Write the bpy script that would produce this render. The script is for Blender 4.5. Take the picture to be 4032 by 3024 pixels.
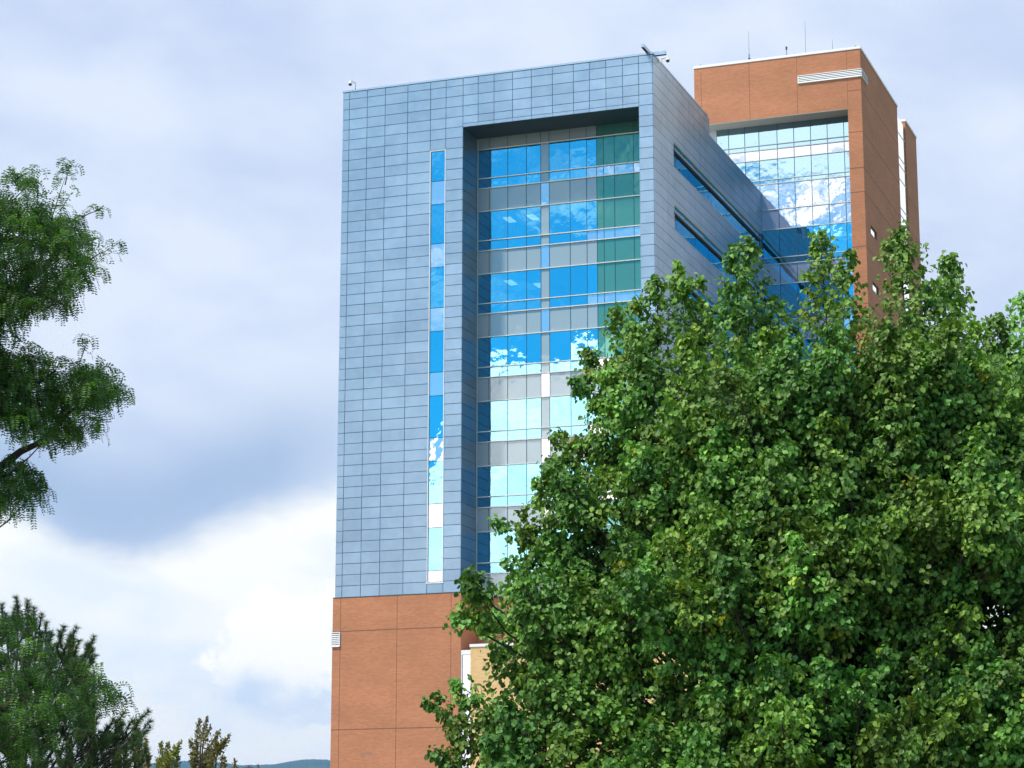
import bpy, math, random
import numpy as np
from mathutils import Vector
random.seed(7)
rng = np.random.default_rng(11)
for o in list(bpy.data.objects): bpy.data.objects.remove(o)
sc = bpy.context.scene
COL = sc.collection
R = math.radians

# ---------------------------------------------------------------- camera (eye at the origin, ground 1.6 m below)
GZ = -1.6
YAW, PITCH, ROLL, FPX, WPX = 20.1359, 12.3894, .01833, 9313.41, 4032.0
cam = bpy.data.cameras.new("camera"); cam_o = bpy.data.objects.new("camera", cam); COL.objects.link(cam_o)
cam.sensor_width = 36; cam.lens = FPX / WPX * 36; cam.clip_end = 60000; cam.clip_start = .1
cam_o.rotation_euler = (R(90 + PITCH), R(-ROLL), R(YAW))
sc.camera = cam_o
sc.view_settings.view_transform = 'Standard'; sc.view_settings.look = 'None'
sc.view_settings.exposure = 0.14; sc.view_settings.gamma = 1

# ---------------------------------------------------------------- sun
SUN_EL, SUN_AZ = 58, 216          # azimuth clockwise from +Y: behind the camera, to its left
sun = bpy.data.lights.new("sun", 'SUN'); sun.energy = 3.8; sun.angle = R(5); sun.color = (1, .95, .87)
sun_o = bpy.data.objects.new("sun", sun); COL.objects.link(sun_o)
sd = Vector((math.sin(R(SUN_AZ)) * math.cos(R(SUN_EL)), math.cos(R(SUN_AZ)) * math.cos(R(SUN_EL)), math.sin(R(SUN_EL))))
sun_o.rotation_euler = sd.to_track_quat('Z', 'Y').to_euler()

# ---------------------------------------------------------------- small node language
class N:
    def __init__(s, nt, sock): s.nt, s.s = nt, sock
    def _m(s, op, *a, clamp=False):
        n = s.nt.nodes.new('ShaderNodeMath'); n.operation = op; n.use_clamp = clamp
        for i, v in enumerate((s,) + a):
            if isinstance(v, N): s.nt.links.new(v.s, n.inputs[i])
            else: n.inputs[i].default_value = v
        return N(s.nt, n.outputs[0])
    def __add__(s, o): return s._m('ADD', o)
    def __radd__(s, o): return s._m('ADD', o)
    def __sub__(s, o): return s._m('SUBTRACT', o)
    def __rsub__(s, o): return (s * -1.0) + o
    def __mul__(s, o): return s._m('MULTIPLY', o)
    def __rmul__(s, o): return s._m('MULTIPLY', o)
    def __truediv__(s, o): return s._m('DIVIDE', o)
    def step(s, a, b):            # smooth 0..1 between a and b
        n = s.nt.nodes.new('ShaderNodeMapRange'); n.interpolation_type = 'SMOOTHSTEP'
        s.nt.links.new(s.s, n.inputs[0]); n.inputs[1].default_value = a; n.inputs[2].default_value = b
        return N(s.nt, n.outputs[0])
def val(nt, v):
    n = nt.nodes.new('ShaderNodeValue'); n.outputs[0].default_value = v; return N(nt, n.outputs[0])
def comb(nt, x, y, z):
    n = nt.nodes.new('ShaderNodeCombineXYZ')
    for i, v in enumerate((x, y, z)):
        if isinstance(v, N): nt.links.new(v.s, n.inputs[i])
        else: n.inputs[i].default_value = v
    return n.outputs[0]
def noise(nt, vec, scale, detail=4, rough=.5, dist=0.):
    n = nt.nodes.new('ShaderNodeTexNoise'); nt.links.new(vec, n.inputs['Vector'])
    n.inputs['Scale'].default_value = scale; n.inputs['Detail'].default_value = detail
    n.inputs['Roughness'].default_value = rough; n.inputs['Distortion'].default_value = dist
    return N(nt, n.outputs['Fac'])
def mixc(nt, f, a, b):
    n = nt.nodes.new('ShaderNodeMix'); n.data_type = 'RGBA'; n.clamp_result = False
    for s_, v in ((n.inputs[0], f), (n.inputs[6], a), (n.inputs[7], b)):
        if isinstance(v, N): nt.links.new(v.s, s_)
        elif isinstance(v, bpy.types.NodeSocket): nt.links.new(v, s_)
        elif isinstance(v, (tuple, list)): s_.default_value = (*v, 1)
        else: s_.default_value = v
    return n.outputs[2]

# ---------------------------------------------------------------- sky: clouds over a Nishita sky
w = bpy.data.worlds.new("World"); sc.world = w; w.use_nodes = True
nt = w.node_tree; nt.nodes.clear()
tc = nt.nodes.new('ShaderNodeTexCoord')
sep = nt.nodes.new('ShaderNodeSeparateXYZ'); nt.links.new(tc.outputs['Generated'], sep.inputs[0])
X, Y, Z = (N(nt, sep.outputs[i]) for i in range(3))
az = X._m('ARCTAN2', Y) * 57.2958
azb = X._m('ARCTAN2', Y * -1.0) * 57.2958                       # azimuth measured from the south
el = Z._m('ARCSINE') * 57.2958
vf = comb(nt, az * .1, el * .17, 0.); vb = comb(nt, azb * .1, el * .19, 3.)
nA = noise(nt, vf, .9, 5, .5); nB = noise(nt, comb(nt, az * .1 + el * .05, el * .2, 7.), 2.0, 5, .5, .3)
nC = noise(nt, vf, 9, 7, .6)
nD = noise(nt, comb(nt, az * .12, el * .12, 11.), 5, 7, .6)
fc = nt.nodes.new('ShaderNodeFloatCurve'); nt.links.new(((az + 50) / 60.)._m('MINIMUM', 1.)._m('MAXIMUM', 0.).s, fc.inputs['Value'])
c_ = fc.mapping.curves[0]
pts = [(-50, 9.5), (-36, 9.3), (-32.5, 8.9), (-29.7, 7.95), (-27.2, 8.7), (-24.5, 9.6), (-20, 10.5), (10, 9)]
while len(c_.points) < len(pts): c_.points.new(.5, .5)
for p_, (a_, e_) in zip(c_.points, pts): p_.location = ((a_ + 50) / 60., e_ / 20.)
fc.mapping.update()
bnd = N(nt, fc.outputs[0]) * 20.
d = el - bnd + (nC - .5) * .7 + (nB - .5) * .7
up = d.step(-.45, .75)
# the grey cloud deck
hollow = ((el - bnd - 1.3) / 1.5); hollow = (hollow * hollow * -1.)._m('EXPONENT') * (az + 22.)._m('MULTIPLY', -.25)._m('MINIMUM', 1.)._m('MAXIMUM', .0)
sheet = (nA * .6 + nB * .4).step(.36, .64)
left_light = ((az + 30.) / 3.2); le_ = ((el - 15.2) / 2.2); left_light = ((left_light * left_light + le_ * le_) * -1.)._m('EXPONENT')
sheet = (sheet + left_light * .5)._m('MINIMUM', 1.)
deck = mixc(nt, sheet, (.55, .655, .865), (.755, .83, .95))
deck = mixc(nt, hollow * .85, deck, (.385, .52, .72))
# brighter air and cumulus under its edge
ca = (az + 25.3) / 2.5; ce = (el - 5.75) / 1.7
cb = (az + 23.6) / 2.4; cbe = (el - 6.7) / 1.35
dc = (ca * ca + ce * ce)._m('SQRT'); dc2 = (cb * cb + cbe * cbe)._m('SQRT')
dd = dc._m('MINIMUM', dc2) + (nD - .5) * 1.5 + (nC - .5) * .5
cum = 1. - dd.step(.78, .98)
low_l = (nB + ((el - 5.6)._m('ABSOLUTE') - 1.4) * .07).step(.36, .58)
low = mixc(nt, low_l, (.80, .875, .94), (.985, .985, .94))
pocket = (nD * .7 + nB * .3 - (el - 5.3) * .09).step(.44, .60)
cumc = mixc(nt, pocket, (1.06, 1.04, 1.0), (.72, .81, .91))
low = mixc(nt, cum, low, cumc)
ga = (az + 26.4) / .75 + (nD - .5) * 1.2; gb = (el - 4.95) / .42 + (nC - .5) * .8
low = mixc(nt, ((ga * ga + gb * gb) * -1.)._m('EXPONENT') * .8, low, (.62, .74, .90))
low2 = nt.nodes.new('ShaderNodeVectorMath'); low2.operation = 'MULTIPLY'; nt.links.new(low, low2.inputs[0]); low2.inputs[1].default_value = (1.09, 1.085, 1.05); low = low2.outputs[0]
front = mixc(nt, up, low, deck)
# the other half of the sky, seen only in the glass: blue with wisps over a bank of cumulus
sky = nt.nodes.new('ShaderNodeTexSky'); sky.sky_type = 'NISHITA'; sky.sun_disc = False
sky.sun_elevation = R(SUN_EL); sky.sun_rotation = R(SUN_AZ); sky.altitude = 1500
skm = nt.nodes.new('ShaderNodeVectorMath'); skm.operation = 'MULTIPLY'
nt.links.new(sky.outputs[0], skm.inputs[0]); skm.inputs[1].default_value = (.035, .215, .245)
wis = noise(nt, comb(nt, azb * .06, el * .28, 21.), 3.2, 8, .62, .6)
bumps = noise(nt, comb(nt, azb * .14, el * .14, 31.), 3.6, 4, .48)
wm = wis.step(.44, .72) * el.step(13.2, 15.5) * (1. - azb.step(-8., 0.)) * .6
back = mixc(nt, wm, skm.outputs[0], (1.9, 2.2, 2.3))
lim = 1. - azb.step(-7., 0.)
wr = lim * azb.step(-17.4, -15.6) * (el + (wis - .5) * 2.).step(16.8, 17.5)
back = mixc(nt, wr, back, (2.5, 2.5, 2.5))
puff = (wis * .35 + bumps * .65).step(.52, .62) * lim * azb.step(-16.5, -14.) * (1. - ((el - 16.) / 1.8)._m('ABSOLUTE').step(.6, 1.))
back = mixc(nt, puff, back, (2.5, 2.5, 2.4))
topb = (azb + 21.) * 1.5 + 12.1
cub = 1. - (el - topb._m('MINIMUM', 12.9)._m('MAXIMUM', 10.) + (bumps - .5) * 2.8).step(-.1, .1)
cubc = mixc(nt, (bumps * .5 + wis * .5).step(.4, .62), (4.4, 3.8, 3.5), (3.0, 2.8, 2.8))
back = mixc(nt, cub, back, cubc)
# how far a direction lies from the photographed part of the sky
az0 = ((az + 20.) * .0174533)._m('COSINE')
frontness = az0.step(.80, .93)
win = azb.step(-36., -27.) * (1. - azb.step(0., 7.))
away = mixc(nt, (wis - el * .004).step(.42, .62), (.10, .34, .50), (.42, .52, .60))
bl = azb.step(1., 4.) * (1. - azb.step(16.8, 18.6))
away = mixc(nt, bl, away, mixc(nt, wis.step(.5, .75), (.08, .50, 1.0), (.6, .9, 1.2)))
back = mixc(nt, win, away, back)
east = az.step(0., 3.) * (1. - az.step(45., 70.))
back = mixc(nt, east, back, (1.15, 1.18, 1.2))
skyc = mixc(nt, frontness * (1. - east), back, front)
skyc = mixc(nt, el.step(26., 42.) , skyc, (.56, .66, .86))
gnd = Z.step(-.02, .0)
skyc = mixc(nt, gnd, (.18, .2, .19), skyc)
bg = nt.nodes.new('ShaderNodeBackground'); nt.links.new(skyc, bg.inputs[0]); bg.inputs[1].default_value = 1
wo = nt.nodes.new('ShaderNodeOutputWorld'); nt.links.new(bg.outputs[0], wo.inputs[0])

# ---------------------------------------------------------------- materials
def mat(name):
    m = bpy.data.materials.new(name); m.use_nodes = True
    t = m.node_tree; return m, t, t.nodes['Principled BSDF'], t.nodes['Material Output']
def objv(t):
    c = t.nodes.new('ShaderNodeTexCoord'); return c.outputs['Object']
def attr(t, name='tint'):
    a = t.nodes.new('ShaderNodeAttribute'); a.attribute_name = name; return a
def mulc(t, a, b):
    n = t.nodes.new('ShaderNodeMix'); n.data_type = 'RGBA'; n.blend_type = 'MULTIPLY'; n.inputs[0].default_value = 1
    for s_, v in ((n.inputs[6], a), (n.inputs[7], b)):
        if isinstance(v, bpy.types.NodeSocket): t.links.new(v, s_)
        else: s_.default_value = (*v, 1)
    return n.outputs[2]
def bump(t, fac, strength, distance):
    b = t.nodes.new('ShaderNodeBump'); b.inputs['Strength'].default_value = strength; b.inputs['Distance'].default_value = distance
    t.links.new(fac, b.inputs['Height']); return b.outputs[0]
def simple(name, col, rough=.5, metal=0., var=.08, vs=6.):
    m, t, p, o = mat(name)
    n = noise(t, objv(t), vs, 4)
    c = mixc(t, n, tuple(x * (1 - var) for x in col), tuple(x * (1 + var) for x in col))
    t.links.new(c, p.inputs['Base Color']); p.inputs['Roughness'].default_value = rough; p.inputs['Metallic'].default_value = metal
    return m
def panel_metal():
    m, t, p, o = mat('zinc_panel')
    v = objv(t)
    n1 = noise(t, v, .35, 3); n2 = noise(t, v, 1.3, 3)
    c = mixc(t, (n1 * .6 + n2 * .4).step(.3, .7), (.245, .34, .425), (.315, .415, .50))
    c = mulc(t, c, attr(t).outputs['Color'])
    t.links.new(c, p.inputs['Base Color']); p.inputs['Metallic'].default_value = .72
    r = n2 * .08 + .30; t.links.new(r.s, p.inputs['Roughness'])
    t.links.new(bump(t, n1.s, .35, .02), p.inputs['Normal'])
    return m
def brick(name, base, contrast=.16):
    m, t, p, o = mat(name)
    v = objv(t)
    sp = t.nodes.new('ShaderNodeSeparateXYZ'); t.links.new(v, sp.inputs[0])
    x, y, z = (N(t, sp.outputs[i]) for i in range(3))
    flat = comb(t, x + y, z, 0.)
    br = t.nodes.new('ShaderNodeTexBrick'); t.links.new(flat, br.inputs['Vector'])
    br.inputs['Scale'].default_value = 1; br.inputs['Brick Width'].default_value = .3; br.inputs['Row Height'].default_value = .1
    br.inputs['Mortar Size'].default_value = .009; br.inputs['Mortar Smooth'].default_value = .5
    b = base
    br.inputs['Color1'].default_value = (b[0] * .93, b[1] * .91, b[2] * .90, 1); br.inputs['Color2'].default_value = (b[0] * 1.07, b[1] * 1.08, b[2] * 1.09, 1)
    br.inputs['Mortar'].default_value = (b[0] * .93, b[1] * .97 + .01, b[2] + .02, 1)
    st = noise(t, comb(t, (x + y) * .5, z * 6., 0.), 1.6, 6, .6)
    st2 = noise(t, comb(t, (x + y) * .12, z * .35, 4.), 1.5, 4)
    f = (st * .4 + st2 * .6).step(.3, .7)
    c = mulc(t, br.outputs['Color'], mixc(t, f, (1 - contrast,) * 3, (1 + contrast, 1 + contrast * .9, 1 + contrast * .8)))
    t.links.new(c, p.inputs['Base Color']); p.inputs['Roughness'].default_value = .85
    p.inputs['Specular IOR Level'].default_value = .25
    t.links.new(bump(t, br.outputs['Fac'], .3, -.01), p.inputs['Normal'])
    return m
def glass(name, tint, through=0., body=None, bodyf=0., wav=.5, rough=.01):
    """reflective coated glass: a tinted mirror over either a see-through pane or an opaque backing"""
    m, t, p, o = mat(name); t.nodes.remove(p)
    v = objv(t)
    n = noise(t, v, .55, 2); n2 = noise(t, v, 2.1, 2)
    nm = bump(t, (n * .8 + n2 * .14).s, wav, .02)
    g = t.nodes.new('ShaderNodeBsdfGlossy'); g.inputs['Roughness'].default_value = rough
    c = mulc(t, tint, attr(t).outputs['Color']); t.links.new(c, g.inputs['Color']); t.links.new(nm, g.inputs['Normal'])
    out = g.outputs[0]
    if through:
        tr = t.nodes.new('ShaderNodeBsdfTransparent'); tr.inputs[0].default_value = (.35, .6, .6, 1)
        mx = t.nodes.new('ShaderNodeMixShader'); mx.inputs[0].default_value = through
        t.links.new(out, mx.inputs[1]); t.links.new(tr.outputs[0], mx.inputs[2]); out = mx.outputs[0]
    if body:
        df = t.nodes.new('ShaderNodeBsdfDiffuse'); df.inputs[0].default_value = (*body, 1)
        mx = t.nodes.new('ShaderNodeMixShader'); mx.inputs[0].default_value = bodyf
        t.links.new(out, mx.inputs[1]); t.links.new(df.outputs[0], mx.inputs[2]); out = mx.outputs[0]
    t.links.new(out, o.inputs[0]); return m
def leaf_mat(name, trans=.35, rough=.45):
    m, t, p, o = mat(name)
    a = attr(t).outputs['Color']
    t.links.new(a, p.inputs['Base Color']); p.inputs['Roughness'].default_value = rough
    p.inputs['Specular IOR Level'].default_value = .35
    tl = t.nodes.new('ShaderNodeBsdfTranslucent'); t.links.new(mulc(t, a, (1.35, 1.5, .7)), tl.inputs[0])
    mx = t.nodes.new('ShaderNodeMixShader'); mx.inputs[0].default_value = trans
    t.links.new(p.outputs[0], mx.inputs[1]); t.links.new(tl.outputs[0], mx.inputs[2]); t.links.new(mx.outputs[0], o.inputs[0])
    return m
M = dict(
    metal=panel_metal(),
    seam=simple('panel_joint', (.09, .16, .25), .7),
    cap=simple('metal_coping', (.36, .47, .58), .4, .6),
    brick=brick('red_brick', (.53, .225, .113), .11),
    joint=simple('brick_joint', (.25, .11, .065), .9),
    tan=brick('tan_brick', (.80, .52, .24), .04),
    white=simple('white_metal', (.90, .90, .90), .5),
    slat=simple('white_slat', (.90, .90, .88), .5),
    dark=simple('dark_metal', (.03, .035, .05), .5),
    recess=simple('dark_soffit', (.035, .06, .07), .5),
    soffit=simple('soffit_plaster', (.45, .42, .36), .9),
    pilaster=simple('pale_panel', (.52, .57, .60), .6),
    mull=simple('pale_mullion', (.62, .64, .60), .35, .3),
    bluem=simple('dark_mullion', (.02, .09, .13), .4),
    g_vis=glass('blue_glass', (.20, .46, .58), .12),
    g_green=glass('green_glass', (.10, .28, .24), 0, (.12, .34, .27), .55),
    g_grey=glass('grey_spandrel_glass', (.24, .30, .33), 0, (.44, .52, .55), .7, .5, .04),
    g_lav=glass('clear_mirror_glass', (.56, .58, .62), 0, (.50, .50, .72), .3),
    g_twr=glass('cyan_glass', (.26, .38, .44), 0, None, 0, .7),
    g_twrd=glass('deep_blue_glass', (.18, .46, .58), 0, None, 0, .7),
    g_side=glass('side_glass', (.30, .62, .72), .1, None, 0, 1.0),
    g_bright=glass('bright_sky_glass', (.95, .97, 1.0), 0, (.6, .65, .7), .1),
    inside=simple('interior_wall', (.30, .30, .28), .9),
    bark=simple('bark', (.055, .042, .035), .95, 0, .4, 12),
    leaf=leaf_mat('leaf', .22, .5), frond=leaf_mat('frond', .4, .5), needle=leaf_mat('needle', .15, .6),
    pole=simple('painted_steel', (.30, .34, .40), .5, .4),
    letter=simple('faded_lettering', (.36, .21, .16), .9),
)
m_, t_, p_, o_ = mat('lit_ceiling_lamp'); p_.inputs['Emission Color'].default_value = (1, .97, .9, 1); p_.inputs['Emission Strength'].default_value = 4; M['lamp'] = m_

# ---------------------------------------------------------------- mesh builder
class MB:
    def __init__(s): s.v = []; s.f = []; s.m = []; s.t = []
    def face(s, pts, mi=0, t=1.):
        b = len(s.v); s.v += [tuple(p) for p in pts]; s.f.append(tuple(range(b, b + len(pts)))); s.m.append(mi); s.t.append(t)
    def box(s, x0, x1, y0, y1, z0, z1, mi=0, t=1.):
        b = len(s.v)
        s.v += [(x0, y0, z0), (x1, y0, z0), (x1, y1, z0), (x0, y1, z0), (x0, y0, z1), (x1, y0, z1), (x1, y1, z1), (x0, y1, z1)]
        for q in ((0, 1, 5, 4), (1, 2, 6, 5), (2, 3, 7, 6), (3, 0, 4, 7), (4, 5, 6, 7), (3, 2, 1, 0)):
            s.f.append(tuple(b + i for i in q)); s.m.append(mi); s.t.append(t)
    def tube(s, pts, rad, n=6, mi=0, t=1., capped=True):
        pts = [Vector(p) for p in pts]; b = len(s.v)
        for i, p in enumerate(pts):
            d = (pts[min(i + 1, len(pts) - 1)] - pts[max(i - 1, 0)]).normalized()
            a = d.cross(Vector((0, 0, 1)) if abs(d.z) < .95 else Vector((1, 0, 0))).normalized(); c = d.cross(a)
            for k in range(n):
                q = 2 * math.pi * k / n
                s.v.append(tuple(p + (a * math.cos(q) + c * math.sin(q)) * rad[i]))
        for i in range(len(pts) - 1):
            for k in range(n):
                s.f.append((b + i * n + k, b + i * n + (k + 1) % n, b + (i + 1) * n + (k + 1) % n, b + (i + 1) * n + k)); s.m.append(mi); s.t.append(t)
        if capped:
            s.f.append(tuple(b + k for k in range(n))[::-1]); s.m.append(mi); s.t.append(t)
            e = b + (len(pts) - 1) * n; s.f.append(tuple(e + k for k in range(n))); s.m.append(mi); s.t.append(t)
    def lathe(s, c, prof, n=16, mi=0):
        pts = [(c[0], c[1], c[2] + z) for r, z in prof]
        b = len(s.v)
        for (r, z), p in zip(prof, pts):
            for k in range(n):
                q = 2 * math.pi * k / n; s.v.append((p[0] + r * math.cos(q), p[1] + r * math.sin(q), p[2]))
        for i in range(len(pts) - 1):
            for k in range(n):
                s.f.append((b + i * n + k, b + i * n + (k + 1) % n, b + (i + 1) * n + (k + 1) % n, b + (i + 1) * n + k)); s.m.append(mi); s.t.append(1.)
    def build(s, name, mats, parent=None, smooth=False):
        me = bpy.data.meshes.new(name); me.from_pydata(s.v, [], s.f)
        if not isinstance(mats, (list, tuple)): mats = [mats]
        for x in mats: me.materials.append(x)
        me.polygons.foreach_set('material_index', s.m)
        ca = me.color_attributes.new('tint', 'FLOAT_COLOR', 'CORNER')
        arr = np.ones((len(me.loops), 4), dtype=np.float32)
        lt = np.repeat(np.array(s.t, dtype=np.float32), [len(f) for f in s.f]); arr[:, :3] = lt[:, None]
        ca.data.foreach_set('color', arr.ravel())
        if smooth: me.polygons.foreach_set('use_smooth', [True] * len(me.polygons))
        me.update()
        o = bpy.data.objects.new(name, me); COL.objects.link(o); o.parent = parent
        return o
def tag(o, label=None, cat=None, group=None, kind=None):
    for k, v in (('label', label), ('category', cat), ('group', group), ('kind', kind)):
        if v: o[k] = v
    return o
def empty(name, loc, label, cat, group=None):
    o = bpy.data.objects.new(name, None); COL.objects.link(o); o.location = loc; o.empty_display_size = .5
    return tag(o, label, cat, group)
def rebase(root):                      # parts were modelled in world space: keep them there under a moved root
    for c in root.children: c.matrix_parent_inverse = root.matrix_world.inverted() if False else __import__('mathutils').Matrix.Translation(-Vector(root.location))

# ---------------------------------------------------------------- ground and hills
def ground():
    m, t, p, o = mat('dry_grass')
    v = objv(t); n = noise(t, v, .02, 6); n2 = noise(t, v, .8, 4)
    t.links.new(mixc(t, n * .6 + n2 * .4, (.07, .10, .035), (.17, .16, .09)), p.inputs['Base Color']); p.inputs['Roughness'].default_value = .95
    b = MB(); b.face([(-12000, -12000, GZ), (12000, -12000, GZ), (12000, 12000, GZ), (-12000, 12000, GZ)])
    tag(b.build('ground', m), kind='structure')
    m2, t, p, o = mat('plaza_paving')
    v = objv(t); n = noise(t, v, .5, 6)
    t.links.new(mixc(t, n, (.20, .19, .18), (.28, .27, .25)), p.inputs['Base Color']); p.inputs['Roughness'].default_value = .9
    b = MB(); b.face([(-90, 95, GZ + .004), (0, 95, GZ + .004), (0, 149, GZ + .004), (-90, 149, GZ + .004)])
    tag(b.build('pavement', m2), kind='structure')
def at(px, py, dist, off=0.):
    """world point seen at pixel (px, py) of the 2212-wide photograph, at a horizontal distance"""
    sx = px * WPX / 2212 - 2016; sy = 1512 - py * WPX / 2212
    cy, sy_, cp, sp = math.cos(R(YAW)), math.sin(R(YAW)), math.cos(R(PITCH)), math.sin(R(PITCH))
    F = Vector((-sy_ * cp, cy * cp, sp)); Rt = Vector((cy, sy_, 0)); U = Rt.cross(F)
    d = F * FPX + Rt * sx + U * sy; h = math.hypot(d.x, d.y)
    return d * (dist / h)
def hills():
    m, t, p, o = mat('forested_hill')
    v = objv(t); n = noise(t, v, .004, 8, .7)
    t.links.new(mixc(t, n.step(.35, .65), (.035, .075, .035), (.07, .11, .05)), p.inputs['Base Color']); p.inputs['Roughness'].default_value = 1
    D0 = 9000.
    b = MB(); nx, ny = 420, 14
    prof = [(0, 1668), (250, 1662), (385, 1652), (440, 1649), (470, 1654), (520, 1660), (590, 1659), (610, 1655), (632, 1651), (655, 1648), (690, 1648), (723, 1650), (800, 1652), (1200, 1660), (2212, 1668)]
    g = np.random.default_rng(3); jag = g.normal(0, .35, nx + 1); jag = np.convolve(jag, [.25, .5, .25], 'same')
    grid = []
    for j in range(ny + 1):
        row = []
        for i in range(nx + 1):
            px = 300 + i * 1.25
            top = np.interp(px, [q[0] for q in prof], [q[1] for q in prof]) + jag[i] * 1.9
            P = at(px, top, D0)
            k = j / ny; s = math.sin(k * math.pi * .5) ** .8
            f = (D0 - 2800 * (1 - k)) / D0
            row.append((P.x * f, P.y * f, GZ - 5 + (P.z - GZ + 5) * s))
        grid.append(row)
    for j in range(ny + 1): b.v += grid[j]
    for j in range(ny):
        for i in range(nx):
            a = j * (nx + 1) + i; b.f.append((a, a + 1, a + nx + 2, a + nx + 1)); b.m.append(0); b.t.append(1.)
    tag(b.build('hills', m, smooth=True), kind='structure')
ground(); hills()

# ---------------------------------------------------------------- main block: metal panels over a brick base
X0, X1, Y0 = -68.16, -44.59, 150.0
ZB, ZT = 20.80, 57.97
PH = .7758
rows = [57.30 - PH * k for k in range(48)]; rows[-1] = ZB - .0
rows = [57.84] + [z for z in rows if z > ZB + .1] + [ZB]
main = empty('hospital_building', (-56, 165, GZ), 'tall blue-grey metal panelled block with recessed glass wall over a red brick base', 'building')
def rnd_t(): return float(rng.normal(1, .035))
def panel_xz(b, x0, x1, z0, z1, y, g=.02):
    """panel facing -Y: slab with a slightly crowned, slightly tilted face"""
    dx, dz = rng.normal(0, .0022), rng.normal(0, .0022)
    x0 += g; x1 -= g; z0 += g; z1 -= g
    if x1 - x0 < .03 or z1 - z0 < .03: return
    yy = lambda x, z: y - .03 + dx * (x - (x0 + x1) / 2) + dz * (z - (z0 + z1) / 2)
    A, B, C_, D_ = [(x, yy(x, z), z) for x, z in ((x0, z0), (x1, z0), (x1, z1), (x0, z1))]
    t = rnd_t(); b.face([A, B, C_, D_], 0, t)
    bk = [(p[0], y + .005, p[2]) for p in (A, B, C_, D_)]; fr = [A, B, C_, D_]
    for i in range(4):
        j = (i + 1) % 4; b.face([fr[j], fr[i], bk[i], bk[j]], 0, t * .9)
def panel_yz(b, y0, y1, z0, z1, x, g=.02, gy=.006):
    """panel facing +X"""
    dy, dz = rng.normal(0, .0022), rng.normal(0, .0022)
    y0 += gy; y1 -= gy; z0 += g; z1 -= g
    if y1 - y0 < .03 or z1 - z0 < .03: return
    xx = lambda y, z: x + .03 + dy * (y - (y0 + y1) / 2) + dz * (z - (z0 + z1) / 2)
    fr = [(xx(y, z), y, z) for y, z in ((y0, z0), (y1, z0), (y1, z1), (y0, z1))]
    t = rnd_t(); b.face(fr, 0, t)
    bk = [(x - .005, p[1], p[2]) for p in fr]
    for i in range(4):
        j = (i + 1) % 4; b.face([fr[j], fr[i], bk[i], bk[j]], 0, t * .9)
XR0, XR1, ZR, YG = -58.735, -45.60, 54.17, 152.87       # recess
YT = 180.4                                               # tower glass plane
SY0, SY1 = 154.8, 179.85                                 # ribbon windows on the side
ribs = [(52.98 - 4.655 * k, 51.07 - 4.655 * k) for k in range(7)]
# structural core (carries the joints' dark colour); built of butting boxes
b = MB()
YS0 = Y0 + .002
b.box(X0 + .03, -61.245, YS0, YG, ZB, ZT - .15)                      # left of the slit
b.box(-61.245, -60.045, YS0, YG, 52.635, ZT - .15); b.box(-61.245, -60.045, YS0, YG, ZB, 21.58)
b.box(-61.245, -60.045, YS0 + .25, YG, 21.58, 52.635)
b.box(-60.045, XR0 - .03, YS0, YG, ZB, ZT - .15)
b.box(XR0 - .03, XR1, YS0, YG, ZR, ZT - .15)                         # head of the recess
b.box(XR1, X1 - .03, YS0, YG, ZB, ZT - .15)
b.box(X0 + .03, XR1, YG + 6, YT, ZB, 56.3)                            # back volume
b.box(XR1 + .001, X1 - .03, YG, SY0 , ZB, ZT - .15)
top = ZT - .15
XK = XR1 + .001
for zt, zb in ribs:                                                  # side wall bands between ribbons
    b.box(XK, X1 - .03, SY0, YT, zt, top if zt < 50 else 56.3)
    top = zb
    if zb < 26: break
b.box(XK, X1 - .03, SY0, YT, ZB, top)
b.box(XK, X1 - .03, SY1, YT, top, 52.98)
b.box(XK, X1 - .03, SY0, 164.3, 56.3, ZT - .15)
b.box(X0 + .03, XR1, YG, YG + 6, 54.3, 56.3)
b.box(XR1, XR1 + .002, YG, YG + 6, ZB, 54.3)
b.build('wall', M['seam'], main)
cols = [-68.16, -67.62, -66.21, -64.79, -63.02, -61.245, -60.045, -58.735, -57.58, -56.37, -54.96, -53.55, -51.97, -50.40, -49.21, -48.0, -46.78, XR1, X1]
b = MB()
for i in range(len(cols) - 1):
    xa, xb_ = cols[i], cols[i + 1]
    for k in range(len(rows) - 1):
        zt, zb = rows[k], rows[k + 1]
        if 7 <= i <= 16:
            if k == 4:
                panel_xz(b, xa, xb_, 54.41, zt, Y0); panel_xz(b, xa, xb_, ZR - .02, 54.41, Y0, .012); continue
            if k > 4: continue
        if i == 5 and zt <= 52.7 and zb > 21.5: continue
        if i == 5 and zt > 52.635 and zb < 52.635: zb = 52.635
        if i == 5 and zb < 21.5: zt = min(zt, 21.56)
        panel_xz(b, xa, xb_, zb, zt, Y0)
# side face
sy = [Y0]
while sy[-1] < YT: sy.append(sy[-1] + (1.9 if len(sy) == 1 else 1.42))
sy[-1] = YT
i0 = min(range(len(sy)), key=lambda i: abs(sy[i] - SY0)); sy[i0] = SY0
for i in range(len(sy) - 1):
    ya, yb_ = sy[i], sy[i + 1]
    for k in range(len(rows) - 1):
        zt, zb = rows[k], rows[k + 1]
        if ya >= 164:
            if zb > 56.3: continue
            zt = min(zt, 56.45)
        cut = False
        if ya >= SY0 - .01:
            for rt, rb in ribs[:6]:
                if zb < rt - .01 and zt > rb + .01:
                    if zt > rt + .05: panel_yz(b, ya, yb_, rt, zt, X1, .018)
                    if zb < rb - .05: panel_yz(b, ya, yb_, zb, rb, X1, .018)
                    cut = True
        if not cut: panel_yz(b, ya, yb_, zb, zt, X1, .013)
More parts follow.
